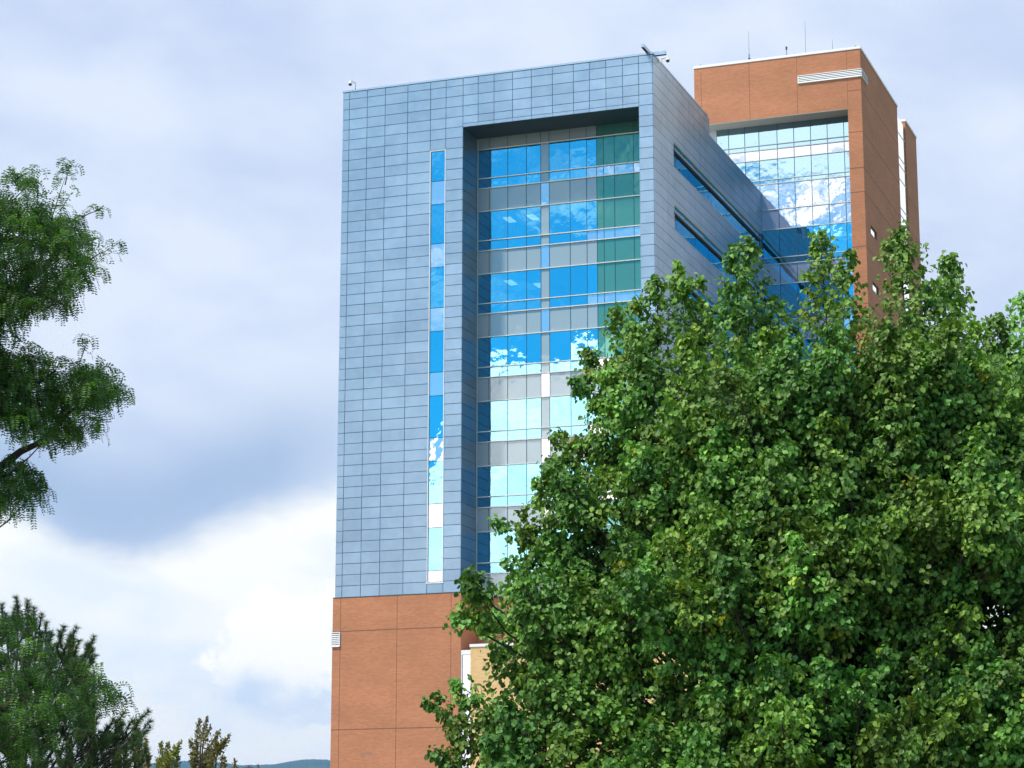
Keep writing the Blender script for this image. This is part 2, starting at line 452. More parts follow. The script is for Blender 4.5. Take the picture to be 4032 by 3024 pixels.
# recess reveals
for k in range(len(rows) - 1):
    zt, zb = min(rows[k], ZR), rows[k + 1]
    if zb >= ZR: continue
    panel_yz(b, Y0, YG - .07, zb, zt, XR0 - .03, .018)
o = b.build('metal_cladding', M['metal'], main)
# right reveal (faces -X)
b = MB()
for k in range(len(rows) - 1):
    zt, zb = min(rows[k], ZR), rows[k + 1]
    if zb >= ZR: continue
    t = rnd_t(); b.box(XR1 - .028, XR1 - .001, Y0 + .02, YG, zb + .02, zt - .02, 0, t)
b.build('reveal_panel', M['metal'], main)
b = MB(); b.box(XR0, XR1 - .03, Y0 + .03, YG - .02, ZR - .04, ZR - .002); b.build('recess_soffit', M['recess'], main)
# copings
b = MB()
b.box(X0 - .03, X1 + .04, Y0 - .06, Y0 + .5, 57.86, 58.0)
b.box(X1 - .5, X1 + .04, Y0 + .5, 164.32, 57.86, 58.0)
b.box(X1 - .5, X1 + .04, 164.1, 164.32, 56.5, 57.86)
b.box(X1 - .5, X1 + .04, 164.32, YT - .01, 56.42, 56.54)
b.box(X0 - .03, X0 + .5, Y0 + .5, YT, 57.86, 58.0)
b.build('roof_coping', M['cap'], main)
b = MB()
b.box(X0 + .04, X1 - .5, Y0 + .5, YG, ZT - .15, ZT - .1)
b.box(X0 + .5, X1 - .5, YG, YT - .01, 56.3, 56.35)
b.build('roof', M['pilaster'], main)

# slit window on the front
sz = [52.6, 50.35, 48.63, 45.72, 43.99, 41.03, 39.33, 36.37, 34.69, 31.70, 30.03, 27.04, 25.37, 22.38, 21.60]
sl = MB()
for x0, x1 in ((-61.245, -61.195), (-60.095, -60.045)): sl.box(x0, x1, Y0 - .06, Y0 + .22, 21.56, 52.63)
sl.box(-61.195, -60.095, Y0 - .06, Y0 + .22, 52.58, 52.63); sl.box(-61.30, -60.0, Y0 - .09, Y0 + .22, 21.49, 21.56)
slit = sl.build('slit_window', M['white'], main)
for k in range(len(sz) - 1):
    b = MB(); z1_, z0_ = sz[k], sz[k + 1]
    y = Y0 + .05; e = rng.normal(0, .0015, 2)
    b.box(-61.19, -60.10, y + .02, y + .05, z0_ + .02, z1_ - .02, 0, 1.)
    b.face([(-61.19, y + e[0], z0_ + .02), (-60.10, y - e[0], z0_ + .02), (-60.10, y - e[0] + e[1], z1_ - .02), (-61.19, y + e[0] + e[1], z1_ - .02)])
    b.build('pane' if k % 2 == 0 else 'spandrel_pane', [M['g_vis'] if k % 2 == 0 else M['g_lav']], slit)

# curtain wall in the recess
gx = [-58.735, -57.80, -56.39, -54.97, -53.88, -53.24, -51.68, -50.43, -49.67, -49.16, -48.36, -46.94, XR1 - .03]
b = MB()
tops = [53.27 - 4.655 * k for k in range(7)]
zs = []
for t in tops: zs += [t, t - 2.19, t - 2.94]
for j, z in enumerate(zs):
    b.box(gx[0] + .02, gx[-1], YG - .10, YG - .012, z - .03, z + .035)      # pale horizontal caps
b.box(gx[0] + .02, gx[0] + .09, YG - .09, YG - .011, ZB, 54.1)
cw = b.build('curtain_wall', M['mull'], main)
b = MB()
for x in gx[1:-1]:
    b.box(x - .014, x + .014, YG - .03, YG - .009, ZB + .01, 54.12)
b.build('mullion', M['bluem'], cw)
def pane(b, x0, x1, z0, z1, y, mi=0, e=.0018):
    a = rng.normal(0, e, 2); hx, hz = (x1 - x0) / 2, (z1 - z0) / 2
    t = float(rng.normal(1, .03))
    b.face([(x0, y + a[0] * -hx - a[1] * hz, z0), (x1, y + a[0] * hx - a[1] * hz, z0), (x1, y + a[0] * hx + a[1] * hz, z1), (x0, y - a[0] * hx + a[1] * hz, z1)], mi, t)
for f, t in enumerate(tops):
    for i in range(len(gx) - 1):
        xa, xb_ = gx[i] + .003, gx[i + 1] - .003
        green = i >= 8; mid = i == 4
        b = MB()
        pane(b, xa, xb_, t - 2.19, t, YG, 0); pane(b, xa, xb_, t - 2.94, t - 2.19, YG, 1)
        if mid: ms = [M['g_grey'], M['g_grey']]
        elif green: ms = [M['g_green'], M['g_lav']]
        else: ms = [M['g_vis'], M['g_lav'] if i == 7 else M['g_vis']]
        b.build('window', ms, cw)
        b = MB(); zb = max(t - 4.655, ZB)
        pane(b, xa, xb_, zb, t - 2.94, YG, 0)
        b.build('spandrel_panel', M['g_lav'] if mid else M['g_green'] if green else M['g_grey'], cw)
for i in range(len(gx) - 1):
    b = MB(); pane(b, gx[i] + .003, gx[i + 1] - .003, 53.27, 54.2, YG)
    b.build('spandrel_panel', M['g_green'] if i >= 8 else M['g_grey'], cw)
# rooms behind the glass: floors, back wall and ceiling lamps of the storeys
b = MB()
for t in tops:
    b.box(gx[0] - .02, XR1 + .03, YG + .06, YG + 5.9, t - 4.655, t - 2.94)
b.box(gx[0] - .02, XR1 + .03, YG + .06, YG + 5.9, 53.27, 54.15)
b.box(gx[0] - .02, XR1 + .03, YG + 5.9, YG + 5.99, 20.8, 54.15)
b.build('interior', M['inside'], main)
for (x, y, f) in ((-57.4, 154.6, 1), (-55.6, 154.6, 1), (-57.4, 154.9, 2), (-55.7, 156.4, 2)):
    b = MB(); z = tops[f] - .02
    b.box(x, x + .55, y, y + 1.3, z - .06, z - .01); b.build('ceiling_lamp', M['lamp'], main)

# ribbon windows on the side, each with a projecting light shelf
for k, (zt, zb) in enumerate(ribs[:6]):
    fr = MB()
    xo = X1 - .03
    fr.box(xo - .12, xo + .06, SY0, SY1, zt - .05, zt - .005); fr.box(xo - .12, xo + .07, SY0, SY1, zb + .005, zb + .05)
    fr.box(xo - .12, xo + .06, SY0 + .003, SY0 + .05, zb + .05, zt - .05)
    rw = fr.build('ribbon_window', M['mull'], main)
    fs = MB(); fs.box(xo - .1, xo + .13, SY0 + .05, SY1 - .01, zt - .58, zt - .53); fs.build('light_shelf', M['mull'], rw)
    fs = MB(); fs.box(xo - .1, xo + .11, SY0 + .06, SY1 - .01, zt - .70, zt - .582); fs.build('shelf_underside', M['dark'], rw)  # dark strip along the whole underside of the shelf
    nb = 12
    for i in range(nb):
        ya = SY0 + .05 + (SY1 - SY0 - .05) * i / nb; yb_ = SY0 + .05 + (SY1 - SY0 - .05) * (i + 1) / nb
        b = MB(); e = rng.normal(0, .003, 2)
        b.face([(xo - .05 + e[0], ya + .01, zb + .03), (xo - .05 - e[0], yb_ - .01, zb + .03), (xo - .05 - e[0] + e[1], yb_ - .01, zt - .03), (xo - .05 + e[0] + e[1], ya + .01, zt - .03)])
        b.box(xo - .5, xo - .09, yb_ - .03, yb_ + .03, zb, zt)
        b.build('pane', M['g_side'], rw)

# brick base
BX0, BX1, BY = -68.28, -58.70, 149.95
b = MB()
b.box(BX0, BX1, BY, 170, GZ, ZB - .004)
b.box(BX1, -44.50, 152.95, 170, GZ, ZB - .004)
b.box(-45.62, -44.50, BY, 152.95, GZ, ZB - .004)
b.build('brick_base', M['brick'], main)
b = MB()
for x in (-67.68, -63.42, -59.42): b.box(x - .022, x + .022, BY - .003, BY + .01, GZ, ZB - .01)
for z in (18.45, 11.68, 4.9):
    b.box(BX0 - .003, BX1 + .003, BY - .006, BY + .01, z - .028, z + .028); b.box(BX1 - .01, BX1 + .005, BY + .01, 152.9, z - .028, z + .028)
b.build('control_joint', M['joint'], main)
b = MB(); b.box(BX0 - .02, BX1 + .02, BY - .03, BY + .3, ZB - .004, ZB + .03); b.build('flashing', M['bluem'], main)
def louver(x0, x1, y, z0, z1, n, parent, wrap=None, name='louver'):
    f = MB()
    f.box(x0, x1, y - .10, y + .02, z1 - .06, z1); f.box(x0, x1, y - .12, y + .02, z0, z0 + .06)
    f.box(x0, x0 + .05, y - .10, y + .02, z0 + .06, z1 - .06)
    if not wrap: f.box(x1 - .05, x1, y - .10, y + .02, z0 + .06, z1 - .06)
    if wrap:
        X = x1; f.box(X - .02, X + .1, y - .1, wrap, z1 - .06, z1); f.box(X - .02, X + .12, y - .12, wrap, z0, z0 + .06); f.box(X - .02, X + .1, wrap - .05, wrap, z0 + .06, z1 - .06)
    L = f.build(name, M['slat'], parent)
    g = MB(); g.box(x0 + .04, x1 - .01, y - .015, y + .01, z0 + .05, z1 - .05)
    if wrap: g.box(x1 - .01, x1 + .012, y - .01, wrap - .04, z0 + .05, z1 - .05)
    g.build('dark_opening', M['dark'], L)
    s_ = MB(); h = (z1 - z0 - .12) / n
    for i in range(n):
        z = z0 + .06 + h * i
        xe = x1 + (.1 if wrap else -.05)
        s_.face([(x0 + .05, y - .10, z + .0), (xe, y - .10, z), (xe, y - .085, z + h * .48), (x0 + .05, y - .085, z + h * .48)])
        s_.face([(x0 + .05, y - .10, z + .0), (x0 + .05, y - .10, z - .012), (xe, y - .10, z - .012), (xe, y - .10, z)])
        if wrap: s_.face([(x1 + .1, y - .10, z), (x1 + .1, wrap - .05, z), (x1 + .085, wrap - .05, z + h * .55), (x1 + .085, y - .085, z + h * .55)])
    s_.build('slat', M['slat'], L)
    return L
louver(BX0 - .06, -67.68, BY, 17.38, 18.40, 7, main)
# tan bay with glazed slot at the foot of the recess
b = MB(); b.box(-57.93, -40.5, 149.8, 152.9, GZ, 17.0); b.build('tan_wall', M['tan'], main)
b = MB(); b.box(-57.98, -40.45, 149.74, 152.94, 17.0, 17.19); b.box(BX1 + .01, -57.98, 149.98, 152.94, 16.52, 16.83); b.box(BX1 + .01, BX1 + .07, 149.98, 150.1, GZ, 16.52)
b.build('white_coping', M['white'], main)
b = MB()
for z0, z1 in ((14.6, 16.5), (11.0, 14.57), (7.4, 10.97), (3.8, 7.37)):
    pane(b, BX1 + .07, -57.94, z0, z1, 150.08)
b.box(BX1 + .02, -57.94, 150.12, 152.9, GZ, 16.5)
b.build('bay_window', M['g_lav'], main)
# ghost of removed lettering on the brick
cu = bpy.data.curves.new('faded_lettering', 'FONT'); cu.body = 'APPE'; cu.size = .42; cu.extrude = .002
to = bpy.data.objects.new('faded_lettering', cu); COL.objects.link(to)
dg = bpy.context.evaluated_depsgraph_get(); me = bpy.data.meshes.new_from_object(to.evaluated_get(dg)); bpy.data.objects.remove(to)
lo = bpy.data.objects.new('faded_lettering', me); COL.objects.link(lo); me.materials.append(M['letter'])
lo.rotation_euler = (R(90), 0, 0); lo.location = (-66.0, BY - .006, 9.86); lo.parent = main
rebase(main)
bpy.context.view_layer.update()

# ---------------------------------------------------------------- brick tower behind
tw = empty('brick_tower', (-42, 190, GZ), 'red brick tower with large recessed cyan glass wall and white roof edge', 'building')
TX0, TX1, TY, TYE, TZ = -49.60, -35.75, 178.78, 202.85, 67.25
OX1, OZ = -36.89, 62.30
b = MB()
b.box(TX0, TX1 - .6, TY, YT + .05, OZ, TZ)                # head over the glass
b.box(TX1 - .6, TX1, TY, 180.8, OZ, TZ)
b.box(OX1, TX1 - .6, TY, YT + .05, GZ, OZ); b.box(TX1 - .6, TX1, TY, 180.8, GZ, OZ)
for lo_, hi_ in ((GZ, 43.5), (44.25, 47.68), (48.42, 52.33), (53.07, TZ)):
    b.box(TX1 - .6, TX1, 180.8, 183.3, lo_, hi_)
b.box(TX1 - .6, TX1, 183.3, 194.1, GZ, TZ)
b.box(TX0, TX1 - .6, YT + .05 , TYE, OZ, TZ - .5)
b.box(TX0, TX1 - .601, YT + .3, TYE, GZ, OZ)
b.box(TX1 - .6, TX1, 197.75, TYE, GZ, TZ - .12)
b.build('brick_wall', M['brick'], tw)
b = MB()
for x, z0, z1 in ((-49.01, 60, 66.8), (-44.94, OZ, TZ), (-40.97, OZ, TZ), (OX1 + .02, OZ, 64.88), (OX1 + .02, 65.5, TZ)): b.box(x - .018, x + .018, TY - .003, TY + .01, z0, z1)
for z in (63.74, 60.26, 57.26, 55.24, 50.75, 46.1, 41.5):
    b.box(OX1, TX1 + .003, TY - .005, TY + .01, z - .03, z + .03)
    b.box(TX1 - .01, TX1 + .004, TY + .01, 194.1, z - .03, z + .03); b.box(TX1 - .01, TX1 + .004, 197.75, TYE, z - .03, z + .03) if z < 62 else None
b.build('control_joint', M['joint'], tw)
b = MB()
b.box(TX0 - .05, TX1 + .06, TY - .06, TY + .5, TZ - .02, TZ + .19); b.box(TX1 - .5, TX1 + .07, TY + .5, 194.15, TZ, TZ + .17)
b.box(TX1 - .5, TX1 + .06, 197.7, TYE + .05, TZ - .12, TZ + .06); b.box(TX0 - .05, TX0 + .45, TY + .5, TYE, TZ, TZ + .17)
b.box(TX1 - .9, TX1 - .25, 194.1, 197.7, 66.62, 66.78)
b.build('white_coping', M['white'], tw)
b = MB(); b.box(TX0, OX1 - .001, TY + .006, YT, OZ - .05, OZ - .002); b.build('soffit', M['soffit'], tw)
b = MB(); b.box(TX0, -48.27, YT - .02, YT + .25, 50, OZ - .05); b.build('pilaster', M['pilaster'], tw)
lv = louver(-40.9, TX1 + .0, TY, 64.86, 65.52, 4, tw, wrap=181.0)
# tower curtain wall
tx = [-48.25, -47.2, -45.84, -44.65, -43.13, -41.74, -40.35, -38.97, -37.61, OX1]
tz = [62.26, 60.51, 60.12, 59.26, 57.53, 57.17, 54.98, 53.30, 50.92, 50.39, 48.70, 46.22, 45.74, 44.0, 41.6, 41.1]
b = MB()
for z in tz[1:]: b.box(tx[0], tx[-1], YT - .09, YT - .012, z - .028, z + .028)
b.box(tx[0] - .03, tx[0] + .04, YT - .09, YT - .011, 40, OZ - .06)
tcw = b.build('curtain_wall', M['mull'], tw)
b = MB()
for x in tx[1:-1]: b.box(x - .02, x + .02, YT - .04, YT - .009, 40, OZ - .06)
b.build('mullion', M['bluem'], tcw)
kinds = ['g_twr', 'g_twr', 'g_lav', 'g_twr', 'g_twr', 'g_lav', 'g_lav', 'g_twrd', 'g_twr', 'g_lav', 'g_twrd', 'g_twr', 'g_lav', 'g_twrd', 'g_twr']
for j in range(len(tz) - 1):
    for i in range(len(tx) - 1):
        if j > 9 and i < 2: continue
        if tz[j] < 55 and i < 3 : continue
        b = MB(); pane(b, tx[i] + .003, tx[i + 1] - .003, tz[j + 1], tz[j], YT, 0, .0014)
        b.build('spandrel_panel' if kinds[j] == 'g_lav' else 'window', M[kinds[j]], tcw)
b = MB(); b.box(-48.26, OX1, YT + .05, YT + .3, 40, OZ - .05); b.build('back_wall', M['inside'], tw)
# small side windows and the glass slot
for z0, z1 in ((52.33, 53.07), (47.68, 48.42), (43.5, 44.25)):
    f = MB(); xo = TX1 - .12
    f.box(xo - .05, xo + .02, 180.8, 183.3, z0, z0 + .05); f.box(xo - .05, xo + .02, 180.8, 183.3, z1 - .05, z1)
    f.box(xo - .05, xo + .02, 180.8, 180.86, z0 + .05, z1 - .05); f.box(xo - .05, xo + .02, 183.24, 183.3, z0 + .05, z1 - .05)
    W = f.build('window', M['dark'], tw)
    b = MB(); b.box(xo - .04, xo, 180.86, 183.24, z0 + .05, z1 - .05); b.build('pane', M['g_bright'], W)
f = MB()
for z in (65.2, 63.0, 62.3, 61.0, 58.4, 57.7, 56.6, 54.0, 53.2, 52.0, 49.4, 48.6, 47.4): f.box(TX1 - .20, TX1 - .08, 194.1, 197.74, z - .03, z + .03)
sw = f.build('slot_window', M['mull'], tw)
b = MB(); b.box(TX1 - .30, TX1 - .11, 194.1, 197.74, GZ, 66.62); b.build('pane', M['g_bright'], sw)
rebase(tw)

# ---------------------------------------------------------------- things on the roofs
def dome_camera(loc, arm_dir, label, mast):
    x, y, z = loc
    e = empty('security_camera', loc, label, 'camera', 'white dome cameras on the roof edge')
    L = lambda b, name, m, sm=False: b.build(name, m, e, sm)
    b = MB()
    if mast:
        b.tube([(0, 0, 0), (0, 0, .22)], [.03, .03], 8, 0); b.tube([(0, 0, .22), (0, 0, .64)], [.045, .04], 8, 1)
        L(b, 'mast', [M['dark'], M['white']]); hz = .62
    else:
        b.box(-.08, .08, -.05, .05, -.28, .12); L(b, 'wall_plate', M['white']); hz = 0
    ax, ay = arm_dir; b = MB()
    b.tube([(0, 0, hz), (ax * .6, ay * .6, hz + .06), (ax, ay, hz + .08)], [.06, .055, .05], 8); L(b, 'arm', M['white'])
    cx, cy = ax, ay; zc = hz - .16
    b = MB(); b.lathe((cx, cy, zc), [(.03, .2), (.05, .14), (.12, .12), (.15, .04), (.15, -.05), (.0, -.05)], 18, 0); L(b, 'housing', M['white'], True)
    b = MB(); b.lathe((cx, cy, zc - .05), [(.125, 0), (.11, -.06), (.06, -.11), (.0, -.125)], 18, 0); L(b, 'lens_dome', M['dark'], True)
dome_camera((-67.32, 150.3, 58.0), (-.22, -.45), 'white dome camera on a short mast at the left end of the metal roof edge', True)
dome_camera((-44.42, 151.5, 58.02), (.50, .0), 'white dome camera on an arm beside the two grey roof beams', False)
for (x0, x1, y0, y1, lab) in ((-45.07, -44.86, 148.85, 151.2, 'grey roof beam projecting forward over the front of the metal block'),
                              (-45.3, -43.83, 150.70, 150.92, 'grey roof beam projecting sideways past the corner of the metal block')):
    e = empty('roof_beam', ((x0 + x1) / 2, (y0 + y1) / 2, 58.0), lab, 'beam', 'grey beams at the roof corner')
    cx, cy = (x0 + x1) / 2, (y0 + y1) / 2
    b = MB(); b.box(x0 - cx, x1 - cx, y0 - cy, y1 - cy, .03, .28); b.build('beam_body', M['cap'], e)
    b = MB(); b.box(x0 - cx + .02, x1 - cx - .02, y0 - cy + .02, y1 - cy - .02, .0, .028); b.build('underside', M['dark'], e)
def rod(x, y, z, h, label, r=.012, col='white'):
    b = MB(); b.tube([(0, 0, 0), (0, 0, .05)], [.04, .035], 8); b.tube([(0, 0, .05), (0, 0, h)], [r, r * .7], 6)
    o = b.build('lightning_rod', M[col]); o.location = (x, y, z); tag(o, label, 'lightning rod', 'thin rods along the roof edges')
rod(-67.98, 150.2, 58.0, .33, 'short white rod left of the mast camera on the metal roof edge')
rod(-63.4, 150.2, 58.0, .14, 'tiny white rod on the metal roof edge above the blank left panels')
rod(-58.85, 150.2, 58.0, .26, 'tiny white rod on the metal roof edge above the recess corner')
rod(-49.41, 179.0, 67.42, .58, 'white rod at the left end of the tower roof', .016)
rod(-35.98, 179.0, 67.42, .66, 'white rod at the right corner of the tower roof', .016)
rod(-40.45, 179.0, 67.42, .30, 'short white rod beside the foot of the tallest tower whip', .014)
def whip(x, h, label, base=False):
    e = empty('whip_antenna', (x, 179.1, 67.42), label, 'antenna', 'whip antennas on the tower roof')
    b = MB(); b.tube([(0, 0, .1), (0, 0, h)], [.022, .014], 6); b.build('whip', M['pole'], e)
    b = MB()
    if base: b.lathe((0, 0, 0), [(.03, 0), (.03, .12), (.12, .22), (.04, .34), (.04, .62), (.0, .62)], 10)
    else: b.lathe((0, 0, 0), [(.04, 0), (.04, .12), (.0, .12)], 8)
    b.build('mount', M['bluem'] if base else M['pole'], e)
whip(-44.98, 2.6, 'thin whip antenna with a dark mount, leftmost of the three on the tower', True)
whip(-40.26, 2.85, 'tallest thin whip antenna on the tower roof')
whip(-38.04, 1.02, 'shortest whip antenna, above the white louver on the tower')
e = empty('weather_sensor', (-41.84, 179.05, 67.42), 'small dark sensor with a square head on a stem, on the tower roof', 'sensor')
b = MB(); b.tube([(0, 0, .12), (0, 0, .6)], [.035, .03], 8); b.build('stem', M['pole'], e)
b = MB(); b.box(-.12, .12, -.1, .1, 0, .12); b.build('foot', M['bluem'], e)
b = MB(); b.lathe((0, 0, .6), [(.0, 0), (.09, 0), (.09, .07), (.05, .08), (.05, .15), (.09, .16), (.09, .23), (0, .23)], 10); b.build('sensor_head', M['bluem'], e)
for x, lab in ((-49.08, 'small dark fitting beside the left rod on the tower roof'), (-36.16, 'small dark fitting beside the right rod on the tower roof')):
    b = MB(); b.lathe((0, 0, 0), [(.05, 0), (.05, .07), (.075, .08), (.075, .14), (.03, .18), (0, .18)], 8)
    o = b.build('roof_light', M['dark']); o.location = (x, 179.0, 67.42); tag(o, lab, 'roof fitting', 'dark fittings on the tower roof')

# ---------------------------------------------------------------- foliage mesh from arrays
def leaf_mesh(name, P, Dr, Nm, size, width, col, material, parent, shape='heart'):
    """one small folded blade per entry; P base point, Dr tip direction, Nm blade normal"""
    n = len(P); Dr = Dr / np.linalg.norm(Dr, axis=1)[:, None]
    S = np.cross(Dr, Nm); S /= np.linalg.norm(S, axis=1)[:, None] + 1e-9; U = np.cross(S, Dr)
    sz = size[:, None]; wd = (size * width)[:, None]
    if shape == 'heart':
        tpl = [(0, 0, 0), (.48, .30, .10), (.36, .72, .06), (0, 1.0, -.14), (-.36, .72, .06), (-.48, .30, .10)]
        faces = [(0, 1, 2, 3), (0, 3, 4, 5)]
    elif shape == 'oval':
        tpl = [(0, 0, 0), (.5, .5, .0), (0, 1., 0), (-.5, .5, .0)]; faces = [(0, 1, 2, 3)]
    else:
        tpl = [(-.5, 0, 0), (.5, 0, 0), (0, 1., 0)]; faces = [(0, 1, 2)]
    V = np.stack([P + S * wd * a + Dr * sz * b_ + U * sz * c for a, b_, c in tpl], axis=1).reshape(-1, 3)
    k = len(tpl); fa = np.array(faces); nf, fv = fa.shape
    idx = (fa[None] + (np.arange(n) * k)[:, None, None]).reshape(-1)
    me = bpy.data.meshes.new(name)
    me.vertices.add(len(V)); me.vertices.foreach_set('co', V.astype(np.float32).ravel())
    me.loops.add(len(idx)); me.loops.foreach_set('vertex_index', idx.astype(np.int32))
    me.polygons.add(n * nf); me.polygons.foreach_set('loop_start', (np.arange(n * nf) * fv).astype(np.int32))
    me.update(calc_edges=True)
    me.materials.append(material)
    ca = me.color_attributes.new('tint', 'FLOAT_COLOR', 'CORNER')
    c4 = np.ones((n, 4), dtype=np.float32); c4[:, :3] = col
    ca.data.foreach_set('color', np.repeat(c4, nf * fv, axis=0).ravel())
    o = bpy.data.objects.new(name, me); COL.objects.link(o); o.parent = parent
    return o
def unit(v): return v / (np.linalg.norm(v, axis=-1, keepdims=True) + 1e-9)
RT = np.array([math.cos(R(YAW)), math.sin(R(YAW)), 0.]); FW = np.array([-math.sin(R(YAW)), math.cos(R(YAW)), 0.]); UP = np.array([0, 0, 1.])
def colours(n, a, b, g, vary=.25):
    t = g.random(n)[:, None]; c = np.array(a) * (1 - t) + np.array(b) * t
    return c * np.exp(g.normal(0, vary, n))[:, None]

# ---------------------------------------------------------------- big broadleaf tree
def pear_tree():
    g = np.random.default_rng(5)
    D0 = 27.0; K = D0 * WPX / 2212 / FPX * 2212 / WPX * WPX / 2212   # metres per 2212-px pixel, set below
    K = D0 / (FPX * 2212 / WPX)
    A = np.array(at(1830, 1900, D0)); A[2] = 0
    root = empty('broadleaf_tree', (A[0], A[1], GZ), 'large bushy broadleaf tree with heart-shaped leaves filling the right foreground', 'tree')
    zy = lambda y: (1952 - y) * K
    # half-width of the crown at each height (from the outline on its left side)
    ys = np.array([500, 560, 640, 765, 860, 955, 1060, 1150, 1250, 1400, 1530, 1659, 1900])
    hw = np.array([60, 250, 400, 540, 560, 600, 660, 705, 770, 745, 820, 850, 700]) * K
    zs_ = zy(ys)
    Rz = lambda z: np.interp(z, zs_[::-1], hw[::-1])
    plumes = []   # tip, direction, length, radius
    def silh(px, py, dx, L, r, dep=0.):
        if px < 1330 and 880 < py < 1240: px += 28
        tip = A + RT * (px - 1830) * K * (D0 + dep) / D0 + FW * dep + UP * zy(py) * (D0 + dep) / D0
        plumes.append((tip, unit(RT * dx + UP + FW * g.normal(0, .1)), L, r))
    for q in ((1505, 572, -.15, 1.5, .36), (1400, 655, -.25, 1.3, .36), (1608, 527, -.05, 1.7, .27), (1650, 515, .02, 1.9, .42), (1800, 500, -.02, 1.9, .34), (1882, 542, .1, 1.5, .30),
              (1985, 486, .0, 2.0, .50), (2112, 545, .03, 2.0, .46), (2198, 690, .05, 1.6, .42), (2150, 700, 0, 1.4, .4), (2260, 640, .1, 1.4, .4), (2340, 760, .2, 1.4, .4), (1720, 660, 0, 1.2, .33), (2045, 610, .1, 1.0, .26),
              (1372, 668, -.2, 1.1, .33), (1300, 762, -.4, .9, .28), (1262, 818, -.9, .6, .16), (1330, 800, -.3, 1.0, .33), (1212, 950, -.3, 1.0, .30), (1165, 1035, -.9, .6, .16), (1190, 1010, -.5, .8, .28),
              (1150, 1062, -.5, .7, .25), (1070, 1143, -1.8, .6, .12), (1120, 1130, -.7, .7, .25), (1075, 1225, -.6, .8, .28), (1008, 1240, -.8, .6, .17), (1030, 1280, -.8, .7, .25),
              (998, 1345, -1.6, .5, .15), (1090, 1425, -.7, .6, .25), (1015, 1490, -1.2, .5, .16), (955, 1525, -1.5, .6, .16), (985, 1560, -.8, .7, .24), (952, 1640, -1.5, .5, .14), (980, 1670, -.9, .6, .25),
              (1250, 960, -.3, .9, .36), (1230, 1080, -.4, .9, .38), (1180, 1150, -.5, .9, .38), (1130, 1230, -.5, .9, .36), (1120, 1330, -.5, .8, .34), (1150, 1455, -.6, .8, .34), (1085, 1570, -.6, .8, .34),
              (1320, 880, -.3, 1., .36), (1360, 780, -.2, 1., .34), (1290, 1180, -.3, 1., .36), (1260, 1300, -.3, 1., .36), (1450, 600, 0, 1.0, .22), (1560, 610, -.05, 1.1, .26)):
        silh(*q, dep=g.uniform(-.5, .6))
    # clumps over the whole near surface and, thinner, the far side
    placed = []
    def surf(n, a0, a1, zmin, zmax, inset, Lr, rr, gap=0.):
        for _ in range(n):
            for _try in range(30):
                z = g.uniform(zmin, zmax); a = g.uniform(a0, a1)
                q_ = np.array([Rz(z) * a, z * 1.0])
                if not gap or all(np.hypot(*(q_ - w_)) > gap for w_ in placed): break
            else: continue
            if gap: placed.append(q_)
            rel = .5 + .25 * (math.sin(a * 5.3 + z * 1.1) + math.sin(z * 3.1 - a * 2.7 + 1.3) + .6 * math.sin(a * 9 + 2) * math.sin(z * 2.3))
            r = Rz(z) * (1 - abs(g.normal(0, inset))) - .24 - (1.25 * (1 - min(1, max(0, rel))) if gap else .5) * (abs(a) < 1.25) * min(1., (7.2 - z) / 2.)
            out = RT * math.sin(a) - FW * math.cos(a) * .8
            p = A + out * max(r, .1) + UP * (z - .12)
            k = np.clip((z - 1.) / 6., 0, 1)
            d = unit(out * (1.1 - .75 * k) + UP * (.75 + .3 * k) + g.normal(0, .15, 3))
            plumes.append((p, d, g.uniform(*Lr), g.uniform(*rr)))
    surf(230, -1.5, 1.5, .9, 6.35, .07, (.6, 1.1), (.22, .36)  , .42)
    surf(200, -1.45, 1.45, .9, 5.9, .25, (.8, 1.3), (.3, .42))
    surf(60, 1.6, 4.6, 1.0, 5.8, .15, (.9, 1.3), (.32, .42))
    surf(40, -1.25, 1.25, .9, 5.2, .02, (.7, 1.0), (.24, .34), .01)
    surf(60, -1.3, 1.6, 4.4, 6.3, .12, (.7, 1.1), (.26, .38))
    LP, LD, LN, LS, LC = [], [], [], [], []
    br = MB(); tr = MB()
    trunk = [A + UP * GZ, A + UP * -.4 + RT * .03, A + UP * .8, A + UP * 2.4 + RT * .1, A + UP * 4.2, A + UP * 6.2 + RT * .05]
    tr.tube(trunk, [.24, .20, .17, .13, .08, .03], 12)
    for tip, d, L, r in plumes:
        n = int(460 * L * r / .3 / .9) + 80
        base = tip - d * L
        # limb from the trunk to the clump
        h = max(.3, min(base[2] - 1.1, 4.8)) * g.uniform(.55, .9)
        s0 = A + UP * h; hor = base - s0; hor[2] = 0
        mid = s0 + hor * .55 + UP * (base[2] - h) * .3
        br.tube([s0, (s0 + mid) / 2 + UP * -.05, mid, base, (base + tip) / 2 + g.normal(0, .02, 3), tip - d * .12], [.032, .026, .019, .012, .008, .003], 5)
        a1 = unit(np.cross(d, RT + .01)); a2 = np.cross(d, a1)
        nt_ = max(6, int(n / 13))
        s = g.random(nt_) ** .85                                  # 0 tip .. 1 base
        ang = g.random(nt_) * 6.283
        rad = r * np.minimum(1., (s * 1.6) ** .75)
        q0 = tip[None] - d[None] * (s * L)[:, None]
        outd = a1[None] * np.cos(ang)[:, None] + a2[None] * np.sin(ang)[:, None]
        tl = rad * g.uniform(.7, 1.25, nt_)
        q1 = q0 + outd * tl[:, None] + d[None] * (tl * .5 + .05)[:, None]
        hue = g.random(); lum = math.exp(g.normal(-.04, .2))
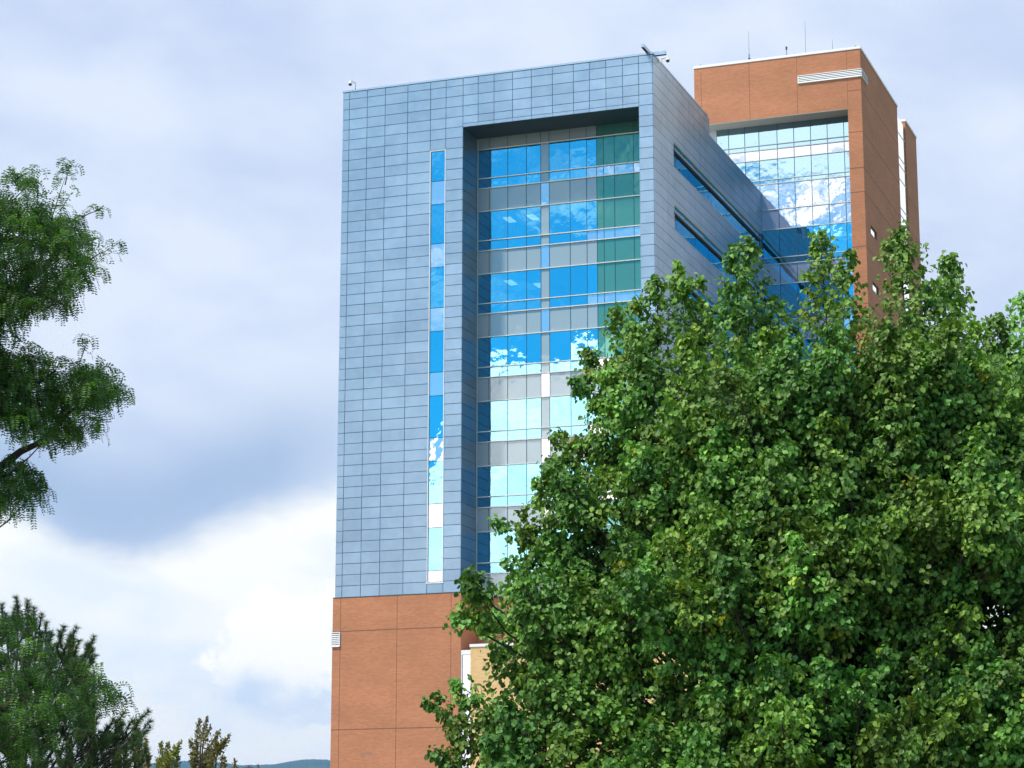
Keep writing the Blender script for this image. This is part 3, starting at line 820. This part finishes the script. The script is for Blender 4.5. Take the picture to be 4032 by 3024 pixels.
        for i in range(nt_):
            if i % 3 == 0: br.tube([q0[i], (q0[i] + q1[i]) / 2 + UP * -.02, q1[i]], [.006, .004, .002], 3, capped=False)
            m = int(g.integers(11, 17)); u = g.uniform(.25, 1.05, m)[:, None]
            pp = q0[i] * (1 - u) + q1[i] * u + g.normal(0, .028, (m, 3))
            dr = unit(outd[i] * .7 + np.array([0, 0, -.75]) + g.normal(0, .5, (m, 3)))
            nn = unit(outd[i] * .7 + UP * .55 - FW * .15 + g.normal(0, .38, (m, 3)))
            LP.append(pp); LD.append(dr); LN.append(nn); LS.append(g.uniform(.044, .074, m))
            c = colours(m, (.080, .190, .030), (.190, .350, .056), g, .20)
            c *= np.array([1 + .4 * (hue - .5), 1, 1 - .3 * (hue - .5)]) * lum
            if g.random() < .02: c *= np.array([1.7, 1.1, .6])
            LC.append(c)
    LP, LD, LN, LS, LC = map(np.concatenate, (LP, LD, LN, LS, LC))
    leaf_mesh('crown', LP, LD, LN, LS, .95, LC, M['leaf'], root)
    br.build('limbs', M['bark'], root); tr.build('trunk', M['bark'], root, True)
    rebase(root); print('pear leaves', len(LP))
pear_tree()

# ---------------------------------------------------------------- locust tree on the left, feathery hanging fronds
def locust():
    g = np.random.default_rng(9); D0 = 21.0; K = D0 / (FPX * 2212 / WPX)
    C = np.array(at(-420, 1900, D0)); C[2] = 0
    root = empty('locust_tree', (C[0], C[1], GZ), 'locust tree with feathery hanging fronds reaching in from the left edge', 'tree')
    pt = lambda x, y, dep=0.: np.array(at(x, y, D0 + dep))
    LP, LD, LN, LS, LC = [], [], [], [], []
    br = MB()
    def frond(p, out, L, col):
        n = int(L / .021); out = unit(out); t = np.linspace(0, 1, n)
        # arching rachis: starts outward and up, then hangs
        d = unit(out[None] * (1 - t * .75)[:, None] + UP[None] * (.5 - 2.1 * t)[:, None])
        pos = p + np.cumsum(d * (L / n), axis=0)
        side = unit(np.cross(d, UP + g.normal(0, .25, 3)))
        nrm = np.cross(side, d)
        for sg in (-1, 1):
            LP.append(pos); LD.append(unit(side * sg + d * .35 + g.normal(0, .10, (n, 3)))); LN.append(nrm + g.normal(0, .15, (n, 3)))
            LS.append(np.full(n, .047) * (1 - .45 * np.abs(t - .4)) * g.uniform(.85, 1.15)); LC.append(np.repeat(col[None], n, 0) * np.exp(g.normal(0, .12, (n, 1))))
        br.tube([pos[0], pos[n // 2], pos[-1]], [.0018, .0014, .0008], 3, capped=False)
    def tuft(p, k, L=.2, dirn=None, bright=1.):
        for _ in range(k):
            a = g.uniform(0, 6.283); o = RT * math.cos(a) + FW * math.sin(a)
            if dirn is not None: o = o * .8 + dirn * .7
            c = colours(1, (.030, .090, .020), (.09, .20, .035), g, .2)[0] * bright
            if g.random() < .06: c = c * np.array([1.9, 1.7, .9])
            frond(p + g.normal(0, .03, 3), o + UP * .2, L * g.uniform(.75, 1.25), c)
    def mass(poly, n, dep, k, lo=0):
        xs = [q[0] for q in poly]; ys = [q[1] for q in poly]; c = 0
        while c < n:
            x, y = g.uniform(min(xs), max(xs)), g.uniform(min(ys), max(ys))
            ins = False; j = len(poly) - 1
            for i in range(len(poly)):
                if (ys[i] > y) != (ys[j] > y) and x < (xs[j] - xs[i]) * (y - ys[i]) / (ys[j] - ys[i]) + xs[i]: ins = not ins
                j = i
            if not ins: continue
            c += 1; dd = g.uniform(-dep, dep); x += g.normal(0, 9); y += g.normal(0, 9)
            tuft(pt(x, y, dd), k * 2, .23, RT * .5, 1.)
            if c % 6 == 0:
                p1 = pt(x, y, dd); p0 = pt(x - g.uniform(60, 130), y + g.uniform(20, 90), dd)
                br.tube([p0, (p0 + p1) / 2 + UP * -.03, p1], [.009, .006, .003], 4)
    # edges as seen: upper crown, middle bough, lower bough, low sprays over the pine
    mass([(-160, 470), (-60, 440), (40, 455), (120, 465), (180, 480), (190, 560), (180, 610), (120, 655), (60, 690), (-160, 700)], 260, 1.1, 4)
    mass([(-160, 380), (30, 395), (70, 385), (90, 430), (20, 460), (-160, 480)], 34, .8, 3)
    mass([(-160, 780), (20, 765), (90, 785), (170, 800), (240, 820), (258, 850), (215, 895), (175, 945), (95, 955), (30, 925), (-160, 930)], 215, .9, 4)
    mass([(-160, 1015), (20, 1012), (60, 1020), (90, 1065), (50, 1105), (-160, 1115)], 75, .7, 4)
    mass([(-160, 690), (-20, 690), (0, 700), (0, 780), (-160, 790)], 50, .8, 4)
    mass([(-160, 1330), (40, 1330), (90, 1380), (130, 1470), (215, 1440), (255, 1500), (235, 1545), (150, 1560), (90, 1640), (-160, 1680)], 120, .8, 4)
    # sprigs that stand out against the sky: (foot, tip)
    for (x0, y0, x1, y1, k) in ((112, 470, 140, 385, 6), (140, 400, 150, 358, 8), (60, 470, 58, 420, 4), (58, 425, 42, 385, 5), (60, 425, 88, 375, 5), (130, 455, 150, 425, 5), (175, 470, 215, 455, 5),
                                (195, 560, 240, 538, 6), (150, 520, 200, 510, 5), (170, 790, 190, 735, 7), (95, 790, 115, 780, 4), (205, 800, 245, 820, 6), (60, 1000, 75, 1040, 3), (10, 400, 20, 372, 5)):
        p0, p1 = pt(x0, y0), pt(x1, y1, g.uniform(-.2, .2))
        br.tube([p0, (p0 + p1) / 2 + UP * .01, p1], [.006, .0045, .002], 4)
        tuft(p1, k, .15, None, 1.15); tuft((p0 + p1) / 2, 2, .13)
    tr = MB()
    tr.tube([C + UP * GZ, C + UP * 1.0, C + UP * 3.2 + RT * .15, C + UP * 6.0 + RT * .1], [.2, .17, .13, .05], 12)
    for (h, pts_) in ((1.6, [(-120, 1120), (0, 1010), (45, 975), (90, 955), (150, 890), (230, 850)]), (2.6, [(-140, 1000), (0, 900), (40, 860), (120, 800)]), (3.4, [(-120, 760), (0, 700), (60, 620), (58, 480)]),
                      (3.8, [(-120, 700), (30, 640), (110, 560), (112, 470)]), (.4, [(-140, 1700), (-20, 1560), (60, 1480), (120, 1450)]), (4.2, [(-100, 600), (-20, 500), (20, 420)])):
        P = [C + UP * h] + [pt(*q) for q in pts_]
        br.tube(P, list(np.linspace(.06, .008, len(P))), 6)
    LP, LD, LN, LS, LC = map(np.concatenate, (LP, LD, LN, LS, LC))
    leaf_mesh('crown', LP, LD, LN, LS, .36, LC, M['frond'], root, 'oval')
    br.build('limbs', M['bark'], root); tr.build('trunk', M['bark'], root, True)
    rebase(root); print('leaflets', len(LP))
locust()

# ---------------------------------------------------------------- pine behind it
def pine():
    g = np.random.default_rng(21); D0 = 31.0
    C = np.array(at(30, 1900, D0)); C[2] = 0
    root = empty('pine_tree', (C[0], C[1], GZ), 'dark green pine with upright needle tufts at the lower left', 'tree')
    pt = lambda x, y, dep=0.: np.array(at(x, y, D0 + dep))
    LP, LD, LN, LS, LC = [], [], [], [], []
    br = MB()
    def shoot(p0, p1, dens=1.):
        L = np.linalg.norm(p1 - p0); d = (p1 - p0) / L; n = int(L * 800 * dens) + 50
        a1 = unit(np.cross(d, RT + .02)); a2 = np.cross(d, a1)
        nw = max(3, int(L / .045)); s = np.clip((g.integers(0, nw, n) + .8 + g.normal(0, .22, n)) / nw, 0, 1.02); a = g.random(n) * 6.283
        P = p0[None] + (p1 - p0)[None] * s[:, None]
        o = a1[None] * np.cos(a)[:, None] + a2[None] * np.sin(a)[:, None]
        k = g.uniform(.25, 1.2, n)[:, None]
        dr = unit(o * k + d[None] * .5 + g.normal(0, .12, (n, 3)))
        LP.append(P); LD.append(dr); LN.append(g.normal(0, 1, (n, 3))); LS.append(g.uniform(.055, .10, n))
        c = colours(n, (.034, .085, .026), (.085, .16, .048), g, .2)
        br_ = g.random()
        if br_ < .2: c = c * np.array([1.6, 1.1, .8])
        LC.append(c)
        br.tube([p0, (p0 + p1) / 2, p1], [.009, .006, .003], 4, capped=False)
    tips = [(-30, 1300), (4, 1308), (35, 1292), (60, 1299), (74, 1315), (90, 1328), (100, 1345), (110, 1372), (138, 1354), (150, 1375), (165, 1357), (170, 1385), (203, 1376), (192, 1392), (198, 1420), (180, 1440),
            (195, 1470), (200, 1500), (205, 1520), (190, 1545), (215, 1545), (245, 1555), (267, 1540), (285, 1556), (300, 1560), (320, 1537), (262, 1560), (232, 1570)]
    for x, y in tips:
        dep = g.uniform(-.6, .6); p1 = pt(x, y, dep); lean = (x - 60) * .25
        shoot(pt(x - lean * .3 - g.uniform(-3, 8), y + g.uniform(20, 34), dep), p1, 1.2)
        q = pt(x - lean * .3 + g.uniform(-12, 4), y + g.uniform(10, 30), dep); shoot(pt(x - lean * .3, y + 48, dep), q, 1.)
        q = pt(x - lean * .3 + g.uniform(-16, 10), y + g.uniform(30, 50), dep); shoot(pt(x - lean * .3, y + 70, dep), q, 1.)
        for _ in range(2):
            q = pt(x + g.uniform(-16, 14), y + g.uniform(18, 45), dep + g.uniform(-.2, .2)); shoot(q - (p1 - q) * .0 - unit(np.array([(x - 60) * .004, 0, 1.])) * .16, q, 1)
        ft = pt(x * .35 + 20, y + 190, dep * .5); br.tube([ft, (ft + p1) / 2 + RT * .03 - UP * .04, p1], [.022, .013, .004], 5)
    for _ in range(900):
        x = g.uniform(-120, 205); y0 = np.interp(x, [-120, 35, 100, 160, 205], [1330, 1320, 1385, 1400, 1440]); y = g.uniform(y0 + 10, 1690)
        if x > 150 and y > 1600 and g.random() < .6: continue
        dep = g.uniform(-1.1, 1.1); p1 = pt(x, y, dep)
        d = unit(np.array([g.normal(.15, .55), g.normal(0, .4), 1.])); shoot(p1 - d * g.uniform(.08, .18), p1, .9)
    for _ in range(70):
        x = g.uniform(200, 320); y = g.uniform(1575 + (x - 200) * .1, 1690); dep = g.uniform(-.6, .6); p1 = pt(x, y, dep)
        d = unit(np.array([g.normal(.35, .3), g.normal(0, .3), .9])); shoot(p1 - d * .2, p1, .7)
        ft = pt(x - 70, y + 45, dep); br.tube([ft, (ft + p1) / 2 - UP * .02, p1], [.01, .007, .004], 4)
    tr = MB(); tr.tube([C + UP * GZ, C + UP * 1., C + UP * 3.2], [.19, .13, .03], 12)
    LP, LD, LN, LS, LC = map(np.concatenate, (LP, LD, LN, LS, LC))
    leaf_mesh('crown', LP, LD, LN, LS, .075, LC, M['needle'], root, 'needle')
    br.build('limbs', M['bark'], root); tr.build('trunk', M['bark'], root, True)
    rebase(root); print('needles', len(LP))
pine()

# ---------------------------------------------------------------- young trees whose shoots show along the bottom edge
def young(cx, shoots, seed, label, ca, cb, D0=40., dens=1.):
    g = np.random.default_rng(seed)
    C = np.array(at(cx, 1900, D0)); C[2] = 0
    root = empty('young_tree', (C[0], C[1], GZ), label, 'tree', 'small trees along the bottom edge')
    LP, LD, LN, LS, LC = [], [], [], [], []; br = MB()
    for (x, y, x0, y0, wpx) in shoots:
        dep = g.uniform(-.5, .5)
        p1 = np.array(at(x, y, D0 + dep)); p0 = np.array(at(x0, y0, D0 + dep)); L = np.linalg.norm(p1 - p0); K = D0 / 5109.
        n = int(L * 380 * dens * wpx / 8) + 30; s = g.random(n); d = (p1 - p0) / L
        P = p0 + (p1 - p0) * s[:, None] + g.normal(0, 1, (n, 3)) * (wpx * K * .45) * (.35 + .65 * (1 - s))[:, None]
        LP.append(P); LD.append(unit(g.normal(0, .6, (n, 3)) + d * .6 - UP * .2)); LN.append(g.normal(0, 1, (n, 3)) + UP * .5 - FW * .5); LS.append(g.uniform(.03, .06, n))
        c = colours(n, ca, cb, g, .25); LC.append(c)
        br.tube([C + UP * (GZ + 1.2) + RT * g.normal(0, .05), p0 - UP * .3 - (p1 - p0) * .1, p0, (p0 + p1) / 2, p1], [.03, .016, .011, .008, .003], 5)
    tr = MB(); tr.tube([C + UP * GZ, C + UP * (GZ + 1.3), C + UP * (GZ + 1.9)], [.08, .06, .03], 10)
    LP, LD, LN, LS, LC = map(np.concatenate, (LP, LD, LN, LS, LC))
    leaf_mesh('crown', LP, LD, LN, LS, .6, LC, M['leaf'], root, 'oval')
    br.build('limbs', M['bark'], root); tr.build('trunk', M['bark'], root, True)
    rebase(root)
bz, bz2 = (.12, .10, .035), (.24, .22, .07)
young(445, [(432, 1554, 424, 1600, 9), (448, 1550, 434, 1600, 8), (454, 1571, 438, 1606, 8), (474, 1581, 452, 1612, 9), (496, 1589, 468, 1630, 9), (486, 1600, 455, 1640, 14), (410, 1600, 428, 1640, 11), (426, 1600, 420, 1655, 12),
            (470, 1605, 445, 1650, 16), (450, 1615, 430, 1665, 14), (416, 1625, 424, 1680, 16), (462, 1640, 440, 1690, 20), (440, 1640, 440, 1700, 20), (482, 1635, 470, 1690, 9)], 41, 'small bronze-green tree with five upright shoots, tallest at the bottom edge', bz, bz2)
young(358, [(347, 1603, 352, 1640, 8), (362, 1606, 360, 1645, 10), (390, 1602, 366, 1650, 10), (378, 1615, 362, 1660, 12), (350, 1640, 352, 1690, 22), (365, 1632, 360, 1690, 22), (340, 1640, 346, 1690, 12), (384, 1625, 380, 1690, 10)], 42,
      'small yellow-green bushy tree left of the five-shoot tree', (.11, .12, .025), (.25, .27, .04), 39.)
young(290, [(295, 1600, 290, 1650, 10), (317, 1596, 306, 1650, 9), (258, 1628, 262, 1665, 10), (275, 1640, 270, 1690, 14), (300, 1625, 300, 1690, 16), (322, 1630, 315, 1690, 12), (246, 1645, 252, 1690, 10), (190, 1655, 192, 1700, 9)], 43,
      'small yellowish tree in front of the pine at the bottom edge', (.16, .12, .03), (.30, .26, .05), 36.)
young(507, [(508, 1643, 504, 1680, 7), (487, 1636, 482, 1680, 6), (500, 1660, 500, 1700, 9)], 44, 'tip of a thin young tree right of the five-shoot tree', bz, (.26, .26, .06), 42.)

# ---------------------------------------------------------------- street lamp whose dark head just reaches the frame
P = at(538, 1654.5, 60.)
e = empty('street_lamp', (P.x + .21, P.y + .08, GZ), 'dark street lamp with a shallow dome head, just reaching the bottom edge', 'street lamp')
zt = P.z - GZ
b = MB(); b.tube([(0, 0, 0), (0, 0, 1.), (0, 0, zt - .12)], [.09, .06, .05], 12); b.build('pole', M['dark'], e)
b = MB(); b.lathe((0, 0, zt - .12), [(.055, 0), (.075, .02), (.03, .09), (.0, .19)], 12); b.build('finial', M['dark'], e)
q = (-.21 - .02, -.08)
b = MB(); b.lathe((q[0], q[1], zt - .16), [(.0, .14), (.09, .135), (.15, .11), (.185, .06), (.19, .0), (.0, .0)], 20); b.build('lamp_head', M['dark'], e, True)
b = MB(); b.tube([(0, 0, zt - .2), (q[0], q[1], zt - .12)], [.025, .025], 8); b.build('arm', M['dark'], e)
b = MB(); b.lathe((q[0] + .01, q[1], zt - .025), [(.02, 0), (.022, .035), (.0, .036)], 10); b.build('light_sensor', M['dark'], e)

# ---------------------------------------------------------------- air
hm = bpy.data.materials.new('air'); hm.use_nodes = True; ht = hm.node_tree; ht.nodes.clear()
pv = ht.nodes.new('ShaderNodeVolumePrincipled'); pv.inputs['Color'].default_value = (.15, .45, 1, 1); pv.inputs['Density'].default_value = 5.5e-5; pv.inputs['Anisotropy'].default_value = 0
ho = ht.nodes.new('ShaderNodeOutputMaterial'); ht.links.new(pv.outputs[0], ho.inputs['Volume'])
b = MB(); b.box(-12500, 12500, -12500, 12500, GZ - 6.5, 560.)
tag(b.build('haze', hm), kind='stuff')
